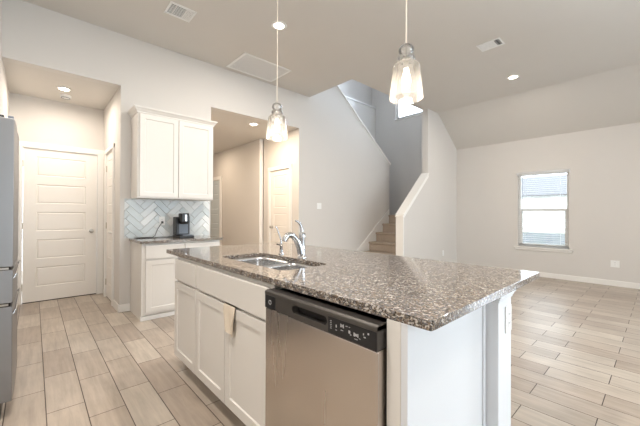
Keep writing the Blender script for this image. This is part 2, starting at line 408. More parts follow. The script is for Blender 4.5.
def xwindow(n, y0, y1, z0_, z1_, label):
    r = structroot(f'window_{n}', (XW+.06, (y0+y1)/2, z0_), label)
    f = MB(); X0, X1 = XW+.05, XW+.10; zm = (z0_+z1_)/2
    f.box(X0, X1, y0, y1, z0_, z0_+.04).box(X0, X1, y0, y1, z1_-.04, z1_).box(X0, X1, y0, y0+.04, z0_, z1_).box(X0, X1, y1-.04, y1, z0_, z1_)
    build('window_frame', f, TRIM, r, bevel=.002)
    s_ = MB().box(X0-.012, X1-.01, y0+.03, y1-.03, zm-.025, zm+.025).box(X0, X1-.015, y0+.04, y0+.07, z0_+.03, zm).box(X0, X1-.015, y1-.07, y1-.04, z0_+.03, zm).box(X0, X1-.015, y0+.04, y1-.04, z0_+.03, z0_+.065)
    build('sash', s_, TRIM, r, bevel=.002)
    build('pane', MB().box(X1-.03, X1-.025, y0+.03, y1-.03, z0_+.03, z1_-.03), PANE, r)
    return r
W1 = xwindow(1, 1.20, 2.05, .585, 2.085, 'tall single window in the right wall')
build('window_sill', MB().box(XW-.045, XW+.05, 1.135, 2.115, .562, .585), TRIM, W1, bevel=.004)
build('apron', MB().box(XW-.018, XW, 1.155, 2.095, .515, .562), TRIM, W1, bevel=.003)
W2 = xwindow(2, 3.75, 5.05, 3.885, 5.05, 'high stair window glowing behind the glass pendant')
build('window_sill', MB().box(XW-.03, XW+.05, 3.75, 5.10, 3.86, 3.885), TRIM, W2, bevel=.004)
xwindow(3, -2.4, -1.0, .6, 2.1, 'window nearer the viewer on the right wall')

# blind
bl = thing('window_blind', 'white horizontal slat blind hanging inside the right wall window', 'window blind', (XW+.02, 1.625, .60))
build('headrail', MB().box(XW-.03, XW-.001, 1.185, 2.068, 2.045, 2.108), BLIND, bl, bevel=.002)
s_ = MB(); nsl = 36
for i in range(nsl):
    z = .63 + i*(1.405/(nsl-1)); a = math.radians(6); hw = .019
    s_.prism([(XW+.022-hw*math.cos(a), z-hw*math.sin(a)), (XW+.022+hw*math.cos(a), z+hw*math.sin(a)), (XW+.022+hw*math.cos(a), z+hw*math.sin(a)+.0014), (XW+.022-hw*math.cos(a), z-hw*math.sin(a)+.0014)], 'Y', 1.21, 2.04)
build('slats', s_, BLIND, bl)
build('bottom_rail', MB().box(XW+.004, XW+.04, 1.21, 2.04, .592, .612), BLIND, bl, bevel=.002)
for y in (1.33, 1.92): build('ladder_cord', MB().box(XW+.003, XW+.0045, y-.002, y+.002, .61, 2.04), BLIND, bl)
build('tilt_wand', MB().tube([(XW-.004, 1.97, 2.04), (XW-.006, 1.97, 1.25)], .004, 8), GREYP, bl)

# baseboards and trims
bh = .095
def bb(n, *b): 
    m_ = MB()
    for q in b: m_.box(*q)
    struct('baseboard_'+n, m_, TRIM, bevel=.004)
bb('right', (XW-.014, XW, -3.58, YR, 0, bh))
bb('back', (.79, .905, YA-.014, YA, 0, bh), (1.875, 1.943, YA-.014, YA, 0, bh), (3.62, 5.0, YA-.014, YA, 0, bh))
bb('stair', (5.19, XW-.014, YR-.014, YR, 0, bh))
bb('alcove', (.776, .79, YA-.014, 4.90, 0, bh), (-.25, -.19, 5.812, 5.826, 0, bh))
bb('hall', (3.526, 3.54, 5.78, 7.59, 0, bh), (3.606, 3.62, 5.57, 5.766, 0, bh), (3.526, 3.62, 5.766, 5.78, 0, bh), (3.606, 3.62, YA, 4.755, 0, bh))
# trim: raked caps, newel jamb, skirt board, ledge, corner trim
def raked(x0, z0_, x1, z1_, y0, y1, t):
    return MB().prism([(x0, z0_), (x1, z1_), (x1, z1_+t), (x0, z0_+t)], 'Y', y0, y1)
m_ = raked(6.475, 2.474, 3.9, 2.474+(6.475-3.9)*sl, YA-.022, YA+T+.022, .03); m_.box(6.475, 6.50, YA-.022, YA+T+.022, 2.455, 2.50)
struct('trim_1', m_, TRIM, 'white raked cap on top of the back wall beside the stairs', bevel=.004)
m_ = raked(5.165, 1.205, 6.11, 2.078, YR-.03, YR+.155, .032); 
struct('trim_2', m_, TRIM, 'cream raked cap on the stair half wall', bevel=.004)
m_ = raked(5.19, 1.155, 6.135, 2.03, YR-.014, YR, .05); m_.box(5.165, 5.19, YR-.02, YR+.149, 0, 1.20); m_.box(5.145, 5.20, YR-.03, YR+.155, 1.185, 1.212)
struct('trim_3', m_, TRIM, 'white jamb board on the lower end of the stair half wall', bevel=.003)
m_ = MB().box(3.62, XW, 5.715, 5.90, 4.37, 4.405)
struct('trim_4', m_, TRIM, 'white ledge on the far stairwell wall', bevel=.004)
m_ = MB().prism([(5.0, .0), (5.0, .25), (6.45, 1.372), (6.45, 1.22), (6.41, 1.0), (5.2, 0)], 'Y', YA-.015, YA)
struct('trim_5', m_, TRIM, 'white raked skirt board along the steps', bevel=.003)
struct('trim_6', MB().box(3.533, 3.628, 5.772, 5.782, .095, 2.825), TRIM, 'white vertical corner trim in the hall')

# ---------------------------------------------------------------- doors
def panel_door(n, o, U, Nn, W, H, label, knobside, casing=.075, lever=False, material=None, hinges=True, rec=.02, halfcase=(True, True)):
    """o: lower left corner of the slab face seen from the room; wall face lies `rec` in front of the slab face"""
    o = Vector(o); U = Vector(U); Nn = Vector(Nn); Z = Vector((0, 0, 1))
    r = structroot(f'door_{n}', tuple(o+U*W/2), label)
    mm = material or DOORP
    z0_ = .2; p = .262; g = .1275*(H-.3)/(1.81); k = (H-.3 - 4*.115)/5
    rects = []; z = .2
    for i in range(5): rects.append((z, z+k)); z += k+.115
    sl_ = MB().face_panels(o+Z*.012, U, Nn, W, H, .035, (.135*W/.82, W-.135*W/.82), rects, .009, .012, .006)
    build('door_slab', sl_, mm, r)
    c_ = MB()
    def ub(u0, u1, v0, v1, w0, w1, b):
        q = [o+U*u+Nn*v+Z*ww for u in (u0, u1) for v in (v0, v1) for ww in (w0, w1)]
        b.box(min(a.x for a in q), max(a.x for a in q), min(a.y for a in q), max(a.y for a in q), min(a.z for a in q), max(a.z for a in q))
    e = .006
    ub(-casing-e, -e, rec, rec+.016, 0, H+.02+casing, c_); ub(W+e, W+e+casing, rec, rec+.016, 0, H+.02+casing, c_); ub(-casing-e, W+e+casing, rec, rec+.018, H+.022, H+.022+casing, c_)
    # inner bead
    ub(-casing*.35-e, -e, rec+.016, rec+.021, 0, H+.02, c_); ub(W+e, W+e+casing*.35, rec+.016, rec+.021, 0, H+.02, c_)
    build('door_casing', c_, TRIM, r, bevel=.003)
    j = MB(); ub(-.019, -.003, -.05, rec, 0, H+.014, j); ub(W+.003, W+.019, -.05, rec, 0, H+.014, j); ub(-.019, W+.019, -.05, rec, H+.014, H+.03, j)
    build('door_jamb', j, TRIM, r)
    ku = W-.065 if knobside > 0 else .065
    kp = o+U*ku+Z*.965
    ax = 'Y' if abs(Nn.y) > .5 else 'X'; sg = Nn.y if ax == 'Y' else Nn.x
    kn = MB().lathe([(.030, 0), (.030, sg*.006), (.012, sg*.010), (.010, sg*.030)], tuple(kp), 20, axis=ax)
    if lever:
        a = kp+Nn*.036; kn.tube([kp+Nn*.02, a, a-U*knobside*.02, a-U*knobside*.105], [.009, .009, .008, .006], 10)
    else:
        kn.lathe([(.010, sg*.030), (.024, sg*.036), (.028, sg*.048), (.024, sg*.060), (.001, sg*.065)], tuple(kp), 20, axis=ax)
    build('door_knob', kn, NICKEL, r, smooth=True)
    if hinges:
        for hz in (.22, 1.05, H-.2):
            hu = -.004 if knobside > 0 else W+.004
            h_ = MB().tube([o+U*hu+Nn*.004+Z*(hz-.045), o+U*hu+Nn*.004+Z*(hz+.045)], .006, 8)
            build('hinge', h_, BRASSH, r)
    # dark strip painting the shade of the gap under the slab
    t_ = MB(); ub(0, W, -.034, -.004, .0, .011, t_); build('door_gap_shade', t_, DARKGAP, r)
    return r
panel_door(1, (-.11, 5.834, 0), (1, 0, 0), (0, -1, 0), .82, 2.10, 'wide white five-panel door facing the kitchen in the alcove', 1, rec=.008)
panel_door(2, (.798, 5.555, 0), (0, -1, 0), (-1, 0, 0), .585, 2.085, 'narrow white closet door on the alcove right wall', 1, casing=.055, lever=True, rec=.008)
panel_door(3, (3.628, 5.485, 0), (0, -1, 0), (-1, 0, 0), .65, 2.095, 'white five-panel door in the hall, behind the faucet', -1, rec=.008)
BLUEDOOR = mat('cool_white_door_paint', srgb(205, 214, 218), .4, bump=.03)
panel_door(4, (3.548, 8.49, 0), (0, -1, 0), (-1, 0, 0), .80, 2.095, 'pale bluish door at the far end of the hall', -1, rec=.008, material=BLUEDOOR, casing=.085)

# ---------------------------------------------------------------- stairs
st = thing('staircase', 'brown carpeted stairs rising between the back wall and the stair half wall', 'staircase', (5.7, 3.95, 0))
rise, run = .2035, .254
y0, y1 = YR+.131, YA-.016
for k in range(1, 7):
    xf = 5.641+run*(k-3); xe = xf+run+.03 if k < 6 else XW-.001
    z = rise*k
    b = MB().prism([(xf+.025, z-rise if k > 1 else 0), (xf+.025, z-.045), (xf, z-.03), (xf-.004, z-.012), (xf+.008, z), (xe, z), (xe, z-rise if k > 1 else 0)], 'Y', y0, y1)
    build('step' if k < 6 else 'landing', b, CARPET, st, bevel=.006)
bk = MB().prism([(5.25, 0), (XW, 0), (XW, rise*6-.21), (6.41, rise*6-.21), (5.25, 0.02)], 'Y', y0, y1)
build('landing_extension', MB().box(6.50, XW-.001, YA+.0, 5.749, rise*5, rise*6), CARPET, st)
for k in range(7, 15):
    xf = 6.42-run*(k-7); z = rise*k
    build('upper_step', MB().box(xf-run, xf, YA+T+.001, 5.749, z-rise, z), CARPET, st, bevel=.006)

# ---------------------------------------------------------------- island
CT = .92; CU = .89
CX0, CX1, CY0, CY1 = .838, 1.998, .444, 2.869
SX0, SX1, SY0, SY1 = .985, 1.335, 1.375, 2.145
def rrect(x0, x1, y0, y1, r, n=6):
    p = []
    for cx, cy, a0 in ((x1-r, y1-r, 0), (x0+r, y1-r, 90), (x0+r, y0+r, 180), (x1-r, y0+r, 270)):
        for i in range(n+1):
            a = math.radians(a0+90*i/n); p.append((cx+r*math.cos(a), cy+r*math.sin(a)))
    return p
def slab(name, outer, holes, z0_, z1_, m, bevel, origin):
    bm = bmesh.new(); es = []
    for loop in [outer]+holes:
        vs = [bm.verts.new((x-origin[0], y-origin[1], z1_-origin[2])) for x, y in loop]
        for i in range(len(vs)): es.append(bm.edges.new((vs[i], vs[(i+1) % len(vs)])))
    bmesh.ops.triangle_fill(bm, use_beauty=True, use_dissolve=False, edges=es)
    r = bmesh.ops.extrude_face_region(bm, geom=bm.faces[:])
    bmesh.ops.translate(bm, vec=(0, 0, z0_-z1_), verts=[v for v in r['geom'] if isinstance(v, bmesh.types.BMVert)])
    bmesh.ops.recalc_face_normals(bm, faces=bm.faces[:])
    me = bpy.data.meshes.new(name); bm.to_mesh(me); bm.free(); me.materials.append(m)
    o = bpy.data.objects.new(name, me); COL.objects.link(o); o.location = origin; ORG[o.name] = tuple(origin)
    if bevel:
        b = o.modifiers.new('bevel', 'BEVEL'); b.width = bevel; b.segments = 3; b.limit_method = 'ANGLE'; b.angle_limit = math.radians(50)
    return o
ct = slab('island_countertop', rrect(CX0, CX1, CY0, CY1, .012, 4), [rrect(SX0, SX1, SY0, SY1, .05, 6)], CU, CT, GRANITE, .007, (1.4, 1.6, CU))
tag(ct, 'large brown speckled granite worktop on the kitchen island', 'countertop')

FX = .837          # face of the island doors
isl = thing('island_cabinet', 'white kitchen island base with end panel under the speckled granite', 'kitchen island', (1.15, 1.6, 0))
body = MB()
body.box(FX+.022, 1.4525, 1.262, 1.28, .105, .88).box(FX+.022, 1.4525, 2.624, 2.642, .105, .88).box(FX+.022, 1.4525, 1.28, 2.624, .105, .123)
body.box(1.435, 1.4525, 1.28, 2.624, .123, .88).box(FX+.022, FX+.04, 1.28, 2.624, .123, .88)
body.box(1.40, 1.4525, .598, 1.262, .865, .888)
body.box(1.40, 1.4525, .598, 1.262, .0, .865)
body.box(FX+.095, 1.4525, 1.262, 2.642, 0, .105)
body.box(FX+.022, FX+.10, 1.262, 2.642, .878, .8895).box(FX+.10, 1.4525, 2.30, 2.642, .878, .8895)
build('carcass', body, CABP, isl)
build('gap_shade_strip', MB().box(FX+.03, 1.40, .598, 1.262, .8765, .889), DARKGAP, isl)  # black strip paints the shade between worktop and dishwasher
build('filler_panel', MB().box(FX, FX+.05, .5455, .598, .0, .8895), CABP, isl, bevel=.002)
build('end_panel', MB().box(FX+.0, 1.452, .5255, .545, .0, .8895).box(1.425, 1.452, .518, .5255, 0, .8895).box(FX, FX+.012, .521, .5255, 0, .8895), PANELP, isl, bevel=.002)
build('side_panel', MB().box(FX+.05, 1.452, .545, .598, 0, .8895), PANELP, isl)
struct('wall_island', MB().box(1.4535, 1.56, .656, 2.642, 0, .8895), PAINT, 'knee wall under the bar overhang of the island')
# doors (shaker) and drawer fronts
def shaker(name, y0, y1, z0_, z1_, parent, fr=.055):
    W = y1-y0; H = z1_-z0_
    d = MB().face_panels((FX, y1, z0_), (0, -1, 0), (-1, 0, 0), W, H, .02, (fr, W-fr), [(fr, H-fr)], .008, .004)
    return build(name, d, CABP, parent, bevel=.0015)
shaker('door', 2.203, 2.637, .105, .690, isl); shaker('door', 1.748, 2.195, .105, .690, isl); shaker('door', 1.292, 1.742, .105, .690, isl)
build('drawer_front', MB().box(FX, FX+.02, 2.215, 2.637, .705, .865), CABP, isl, bevel=.004, seg=3)
build('drawer_front', MB().box(FX, FX+.02, 1.292, 2.185, .705, .865), CABP, isl, bevel=.004, seg=3)
build('toe_kick', MB().box(FX+.085, FX+.094, 1.262, 2.642, 0, .105), CABP, isl)
# corner post with moulded cap
PX0, PX1, PY0, PY1 = 1.4535, 1.618, .470, .655
po = thing('island_post', 'square white post with moulded cap holding up the bar overhang', 'post', ((PX0+PX1)/2, (PY0+PY1)/2, 0))
build('shaft', MB().box(PX0, PX1, PY0, PY1, .0, .87), PANELP, po, bevel=.004)
cp = MB()
pth = [(PX0, PY0+.04), (PX0, PY0), (PX1, PY0), (PX1, PY1)]
cp.sweep(pth, [(0, .850), (.004, .853), (.005, .861), (.009, .866), (.010, .873), (.016, .877), (.016, .8895), (0, .8895)])
build('cap', cp, PANELP, po, bevel=.001)
build('base_block', MB().sweep(pth, [(0, 0), (.012, 0), (.012, .10), (.006, .115), (0, .118)]), PANELP, po)

def outlet(name, label, c_, ax, sg, kind='outlet', w_=.072, h_=.117, group=None):
    t = thing(name, label, 'wall outlet' if kind == 'outlet' else 'light switch', c_, group)
    def b(u0, u1, v0, v1, z0_, z1_):
        m_ = MB()
        if ax == 'Y': m_.box(c_[0]+u0, c_[0]+u1, c_[1]+sg*v0, c_[1]+sg*v1, c_[2]+z0_, c_[2]+z1_)
        else: m_.box(c_[0]+sg*v0, c_[0]+sg*v1, c_[1]+u0, c_[1]+u1, c_[2]+z0_, c_[2]+z1_)
        return m_
    build('cover_plate', b(-w_/2, w_/2, .0004, .006, -h_/2, h_/2), WPLASTIC, t, bevel=.002)
    if kind == 'outlet':
        for dz in (.020, -.020):
            s = build('socket', b(-.016, .016, .006, .0085, dz-.014, dz+.014), WPLASTIC, t, bevel=.002)
            for du in (-.006, .006): build('slot', b(du-.0012, du+.0012, .0085, .0088, dz-.002, dz+.007), DARKGAP, s)
    else:
        n = 2 if w_ > .1 else 1
        for k in range(n):
            uo = (k-(n-1)/2)*.046
            build('rocker', b(uo-.016, uo+.016, .006, .010, -.033, .033), WPLASTIC, t, bevel=.002)
    return t
outlet('wall_outlet', 'white outlet plate high on the island corner post', (1.568, PY0, .762), 'Y', -1)
outlet('wall_outlet', 'white outlet low on the right wall beside the window', (XW, .566, .385), 'X', -1, w_=.115)
outlet('wall_outlet', 'small white outlet low on the stair wall above the island edge', (6.79, YR, .372), 'Y', -1)
outlet('light_switch', 'white double light switch on the back wall right of the hall opening', (4.126, YA, 1.392), 'Y', -1, 'switch', w_=.118)

# dishwasher
DX = .801; DY0, DY1 = .606, 1.252
dw = thing('dishwasher', 'stainless steel dishwasher with black and grey control strip in the island', 'dishwasher', (1.1, .93, 0))
build('tub', MB().box(DX+.05, 1.395, DY0+.004, DY1-.004, .09, .862), BLACKP, dw)
build('door', MB().box(DX, DX+.048, DY0, DY1, .10, .790), STEEL, dw, bevel=.005, seg=3)
# control strip: gently raked face with a scooped pocket handle
ph0, ph1 = .835, 1.045
zt = .868; zb = .792; zs0, zs1 = .812, .846
def plate_with_slot():
    bm = bmesh.new(); es = []
    for loop in ([(DY0, zb), (DY1, zb), (DY1, zt), (DY0, zt)], rrect(ph0, ph1, zs0, zs1, .0165, 6)):
        vs = [bm.verts.new((DX-.002, y, z)) for y, z in loop]
        for i in range(len(vs)): es.append(bm.edges.new((vs[i], vs[(i+1) % len(vs)])))
    bmesh.ops.triangle_fill(bm, use_beauty=True, use_dissolve=False, edges=es)
    g = bmesh.ops.extrude_face_region(bm, geom=bm.faces[:])
    bmesh.ops.translate(bm, vec=(.034, 0, 0), verts=[v for v in g['geom'] if isinstance(v, bmesh.types.BMVert)])
    bmesh.ops.recalc_face_normals(bm, faces=bm.faces[:])
    m_ = MB(); bm.verts.index_update(); m_.v = [tuple(v.co) for v in bm.verts]; m_.f = [tuple(v.index for v in f_.verts) for f_ in bm.faces]; bm.free()
    return m_
cs = plate_with_slot(); cs.box(DX+.032, DX+.05, DY0, DY1, zb, zt)
ctl = build('control_panel', cs, PANELG, dw)
build('top_strip', MB().prism([(DX-.004, .853), (DX+.05, .853), (DX+.05, .872), (DX+.008, .872), (DX-.004, .866)], 'Y', DY0, DY1), PANELG, ctl, bevel=.001)
build('black_display', MB().box(DX-.0036, DX-.002, DY0+.002, ph0-.008, zb+.002, .852), BLACKP, ctl)
build('black_badge', MB().box(DX-.0036, DX-.002, 1.168, DY1-.002, zb+.002, .852), BLACKP, ctl)
build('handle_pocket', MB().box(DX+.0305, DX+.0318, ph0-.002, ph1+.002, zs0-.002, zs1+.002), DARKGAP, ctl)
build('emblem', MB().lathe([(.0105, -.0001), (.0105, -.0012), (.0075, -.0012), (.0075, -.0001)], (DX-.0036, 1.208, .822), 24, axis='X', closed=True), MARK, ctl)
ic = MB()
def icon(y, z, a, b): ic.box(DX-.0042, DX-.0036, y-a/2, y+a/2, z-b/2, z+b/2)
for k in range(5): icon(.812, .838-k*.0065, .008, .0022)
for y, z, a, b in ((.785, .826, .005, .010), (.785, .812, .008, .002), (.762, .834, .004, .012), (.756, .834, .004, .009), (.750, .834, .004, .013), (.757, .818, .012, .002), (.735, .838, .010, .002), (.722, .838, .006, .002), (.722, .822, .008, .010), (.716, .814, .006, .003), (.700, .820, .006, .012), (.692, .820, .008, .008), (.684, .820, .004, .012), (.692, .806, .014, .002), (.676, .812, .006, .002), (.660, .832, .004, .006), (.655, .823, .008, .004), (.640, .838, .006, .006)): icon(y, z, a, b)
build('control_icons', ic, MARK, ctl)
build('kick_plate', MB().box(DX+.07, DX+.08, DY0+.004, DY1-.004, 0, .09), BLACKP, dw)

# towel over the door tops
tw = MB()
n = 10; mrows = 14
def tpt(u, v, off): 
    y = 1.602+u*.138+.006*math.sin(v*3)+ (u-.5)*(-.025*v)
    x = FX-.006-off-.007*math.sin(u*9+v*2)*min(1, v*2)-.004*v
    z = .699-(v*.155)-.008*math.sin(u*5+1)*v
    if v < .08: x = FX+.012-off*.2-(.02)*(v/.08); z = .699+.003
    return (x, y, z)
grid = [[None]*(n+1) for _ in range(mrows+1)]
for side, off in ((0, .0), (1, .006)):
    for j in range(mrows+1):
        for i in range(n+1): tw.v.append(tpt(i/n, j/mrows, off))
K = (n+1)*(mrows+1)
for side in (0, 1):
    for j in range(mrows):
        for i in range(n):
            q = [side*K+j*(n+1)+i, side*K+j*(n+1)+i+1, side*K+(j+1)*(n+1)+i+1, side*K+(j+1)*(n+1)+i]; tw.f.append(tuple(q))
for j in range(mrows):
    for i in (0, n): tw.f.append((j*(n+1)+i, (j+1)*(n+1)+i, K+(j+1)*(n+1)+i, K+j*(n+1)+i))
for i in range(n):
    for j in (0, mrows): tw.f.append((j*(n+1)+i, j*(n+1)+i+1, K+j*(n+1)+i+1, K+j*(n+1)+i))
tag(build('dish_towel', tw, CLOTH, smooth=True, origin=(FX-.01, 1.672, .56)), 'small cream cloth hanging over the island door top beside the dishwasher', 'towel')

# sink
sk = thing('kitchen_sink', 'stainless steel double bowl sink set into the island granite', 'sink', ((SX0+SX1)/2, 1.76, .70))
def bowl(y0, y1, depth):
    x0, x1 = SX0+.004, SX1-.004
    m_ = MB(); rings = [(0, CU-.001, .05), (0.0, CU-.02, .05), (.006, CU-depth+.03, .05), (.03, CU-depth, .05), (.09, CU-depth-.004, .03)]
    loops = []
    for (ins, z, r) in rings:
        p = rrect(x0+ins, x1-ins, y0+ins, y1-ins, max(.02, r), 6); k = len(m_.v); m_.v += [(x, y, z) for x, y in p]; loops.append(k)
    L_ = len(p)
    for a, b in zip(loops, loops[1:]):
        for i in range(L_): j = (i+1) % L_; m_.f.append((a+i, a+j, b+j, b+i))
    m_.f.append(tuple(loops[-1]+i for i in range(L_)))
    o = build('bowl', m_, SINKS, sk, smooth=True)
    s2 = o.modifiers.new('thick', 'SOLIDIFY'); s2.thickness = .002; s2.offset = -1
    build('drain', MB().lathe([(.042, 0), (.042, .003), (.03, .003), (.026, .001), (.001, .001)], ((x0+x1)/2, (y0+y1)/2, CU-depth-.0035), 24), CHROME, o, smooth=True)
bowl(SY0+.004, 1.73, .20); bowl(1.75, SY1-.004, .17)
build('divider', MB().box(SX0+.006, SX1-.006, 1.729, 1.751, CU-.035, CU-.004), SINKS, sk, bevel=.006, seg=3)
bk_ = thing('sink_basket', 'dark metal strainer caddy at the left end of the sink', 'caddy', (1.25, 1.80, .80)) if False else None

# faucet
FXc, FYc = 1.385, 1.700
fa = thing('kitchen_faucet', 'tall chrome kitchen faucet with lever handle behind the sink', 'faucet', (FXc, FYc, CT))
build('base', MB().lathe([(.001, 0), (.031, 0), (.031, .006), (.026, .014), (.022, .02), (.0, .02)], (FXc, FYc, CT+.0005), 28), CHROME, fa, smooth=True)
build('body', MB().lathe([(.021, .012), (.0205, .10), (.022, .135), (.024, .150), (.022, .172), (.014, .182), (.001, .184)], (FXc, FYc, CT), 28), CHROME, fa, smooth=True)
pts = []; 
for i in range(15):
    t = i/14; x = FXc-.012-.115*t**1.35; z = CT+.03+.135*math.sin(t*math.pi*.56)
    pts.append((x, FYc, z))
build('spout', MB().tube(pts, [.024-.006*(i/14) for i in range(15)], 16), CHROME, fa, smooth=True)
e = Vector(pts[-1]); build('spray_head', MB().tube([e+Vector((.012, 0, .004)), e+Vector((-.004, 0, -.004)), e+Vector((-.018, 0, -.022)), e+Vector((-.024, 0, -.040))], [.017, .021, .020, .017], 16), CHROME, fa, smooth=True)
hp = [(FXc, FYc, CT+.17), (FXc-.002, FYc+.002, CT+.205), (FXc-.010, FYc+.006, CT+.232), (FXc-.028, FYc+.012, CT+.252), (FXc-.048, FYc+.018, CT+.262)]
build('lever_handle', MB().tube(hp, [.015, .012, .010, .009, .006], 14), CHROME, fa, smooth=True)
# filtered water tap
GX, GY = 1.40, 1.972
ga = thing('drinking_water_tap', 'slim chrome filter tap with thin angled spout left of the faucet', 'tap', (GX, GY, CT))
build('base', MB().lathe([(.001, 0), (.021, 0), (.021, .005), (.013, .012), (.011, .06), (.013, .066), (.009, .075), (.007, .10), (.001, .101)], (GX, GY, CT+.0005), 20), CHROME, ga, smooth=True)
build('spout', MB().tube([(GX, GY, CT+.095), (GX-.004, GY+.003, CT+.12), (GX-.016, GY+.012, CT+.16), (GX-.026, GY+.016, CT+.195), (GX-.034, GY+.019, CT+.208), (GX-.042, GY+.021, CT+.210)], .0052, 10), CHROME, ga, smooth=True)
build('lever', MB().tube([(GX, GY, CT+.065), (GX-.02, GY+.006, CT+.073), (GX-.036, GY+.01, CT+.078)], .005, 8), BLACKP, ga, smooth=True)

# ---------------------------------------------------------------- wall cabinets
BX0, BX1, BY = .905, 1.832, 3.968
bc = thing('base_cabinet', 'white base cabinet against the back wall under the coffee maker', 'cabinet', (1.37, 4.25, 0))
FY = 3.985
b_ = MB().box(BX0, BX0+.018, FY+.02, YA-.002, 0, .884).box(BX0+.018, BX1, FY+.02, YA-.002, .105, .884)
build('carcass', b_, CABP, bc, bevel=.001)
build('toe_kick', MB().box(BX0+.018, BX1, FY+.045, FY+.06, 0, .105), CABP, bc)
build('base_trim', MB().box(BX0-.006, BX1, FY+.008, FY+.045, 0, .05), TRIM, bc, bevel=.003)
build('face_frame', MB().box(BX0, BX1, FY, FY+.02, .06, .884), CABP, bc, bevel=.001)
def shakerY(name, x0, x1, z0_, z1_, y, parent, fr=.055, flat=False):
    W = x1-x0; H = z1_-z0_
    if flat: return build(name, MB().box(x0, x1, y, y+.019, z0_, z1_), CABP, parent, bevel=.004, seg=3)
    d = MB().face_panels((x0, y, z0_), (1, 0, 0), (0, -1, 0), W, H, .019, (fr, W-fr), [(fr, H-fr)], .008, .004)
    return build(name, d, CABP, parent, bevel=.0015)
mid = (BX0+BX1)/2
shakerY('drawer', BX0+.04, mid-.012, .705, .865, FY-.0195, bc, flat=True); shakerY('drawer', mid+.012, BX1-.02, .705, .865, FY-.0195, bc, flat=True)
shakerY('door', BX0+.04, mid-.012, .09, .688, FY-.0195, bc); shakerY('door', mid+.012, BX1-.02, .09, .688, FY-.0195, bc)
wc = slab('wall_countertop', rrect(BX0-.02, BX1+.03, FY-.045, YA-.002, .012, 4), [], .885, .915, GRANITE, .006, (1.37, 4.25, .885))
tag(wc, 'short granite worktop against the back wall holding the coffee maker', 'countertop')

UX0, UX1, UY, UZ0, UZ1 = .905, 1.835, 4.215, 1.415, 2.455
uc = thing('upper_cabinet', 'white two-door upper cabinet with crown moulding on the back wall', 'cabinet', (1.37, 4.38, UZ0))
build('carcass', MB().box(UX0, UX1, UY, YA-.002, UZ0, UZ1), CABP, uc, bevel=.002)
um = (UX0+UX1)/2
for a, b in ((UX0+.022, um-.004), (um+.004, UX1-.022)): shakerY('door', a, b, UZ0+.018, UZ1-.03, UY-.0195, uc)
cr = MB().sweep([(UX0, YA-.002), (UX0, UY), (UX1, UY), (UX1, YA-.002)], [(0, UZ1-.02), (.008, UZ1-.02), (.010, UZ1-.004), (.018, UZ1+.004), (.028, UZ1+.022), (.040, UZ1+.034), (.044, UZ1+.050), (0, UZ1+.050)][::-1])
build('crown_moulding', cr, CABP, uc)

# herringbone backsplash
def herringbone():
    L_, w_ = .228, .076; ga = .0022
    bm = bmesh.new(); tone = bm.faces.layers.float.new('tone_f')
    X0, X1, Z0, Z1 = .835, 1.925, .9155, 1.4145
    cx, cz = (X0+X1)/2, (Z0+Z1)/2; ca = math.sqrt(.5); yb = YA-.004
    def tile(a, b, c_, d):
        t = random.random(); tx = random.uniform(-.012, .012); tz = random.uniform(-.012, .012)
        mx, mz = (a+b)/2, (c_+d)/2
        def P(u, v, h): 
            y = yb - h - ((u-mx)*tx+(v-mz)*tz if h > .004 else 0)
            return bm.verts.new((cx+(u-v)*ca, y, cz+(u+v)*ca))
        o_ = [P(a+ga/2, c_+ga/2, .0), P(b-ga/2, c_+ga/2, .0), P(b-ga/2, d-ga/2, .0), P(a+ga/2, d-ga/2, .0)]
        e_ = ga/2+.0035
        i_ = [P(a+e_, c_+e_, .007), P(b-e_, c_+e_, .007), P(b-e_, d-e_, .007), P(a+e_, d-e_, .007)]
        fs = [bm.faces.new(i_)]+[bm.faces.new((o_[k], o_[(k+1) % 4], i_[(k+1) % 4], i_[k])) for k in range(4)]
        for f_ in fs: f_[tone] = t
    n = round(L_/w_)
    for k in range(-30, 31):
        for m2 in range(-6, 7):
            x = k*w_+2*L_*m2
            if abs(x) > 1.3 and abs(k*w_) > 1.3: continue
            if max(abs(x), abs(k*w_)) > 1.2: continue
            tile(x, x+L_, k*w_, k*w_+w_)
            tile(x+L_, x+L_+w_, k*w_-(L_-w_), k*w_+w_)
    for co, no in (((X0, 0, 0), (-1, 0, 0)), ((X1, 0, 0), (1, 0, 0)), ((0, 0, Z0), (0, 0, -1)), ((0, 0, Z1), (0, 0, 1))):
        bmesh.ops.bisect_plane(bm, geom=bm.verts[:]+bm.edges[:]+bm.faces[:], plane_co=co, plane_no=no, clear_outer=True)
    bmesh.ops.recalc_face_normals(bm, faces=bm.faces[:])
    for f_ in bm.faces:
        if f_.normal.y > 0: f_.normal_flip()
    vals = [f_[tone] for f_ in bm.faces]
    org = Vector((1.38, YA, Z0)); bmesh.ops.translate(bm, vec=-org, verts=bm.verts[:])
    me = bpy.data.meshes.new('backsplash'); bm.to_mesh(me); bm.free()
    at = me.attributes.new('tone', 'FLOAT', 'FACE')
    for i, v in enumerate(vals): at.data[i].value = v
    me.materials.append(SPLASH)
    root = thing('backsplash', 'glossy pale blue-grey herringbone tile backsplash behind the coffee maker', 'backsplash', tuple(org))
    o = bpy.data.objects.new('tiles', me); COL.objects.link(o); o.parent = root
    build('grout', MB().box(X0, X1, YA-.005, YA-.0005, Z0, Z1), GROUT, root)
herringbone()

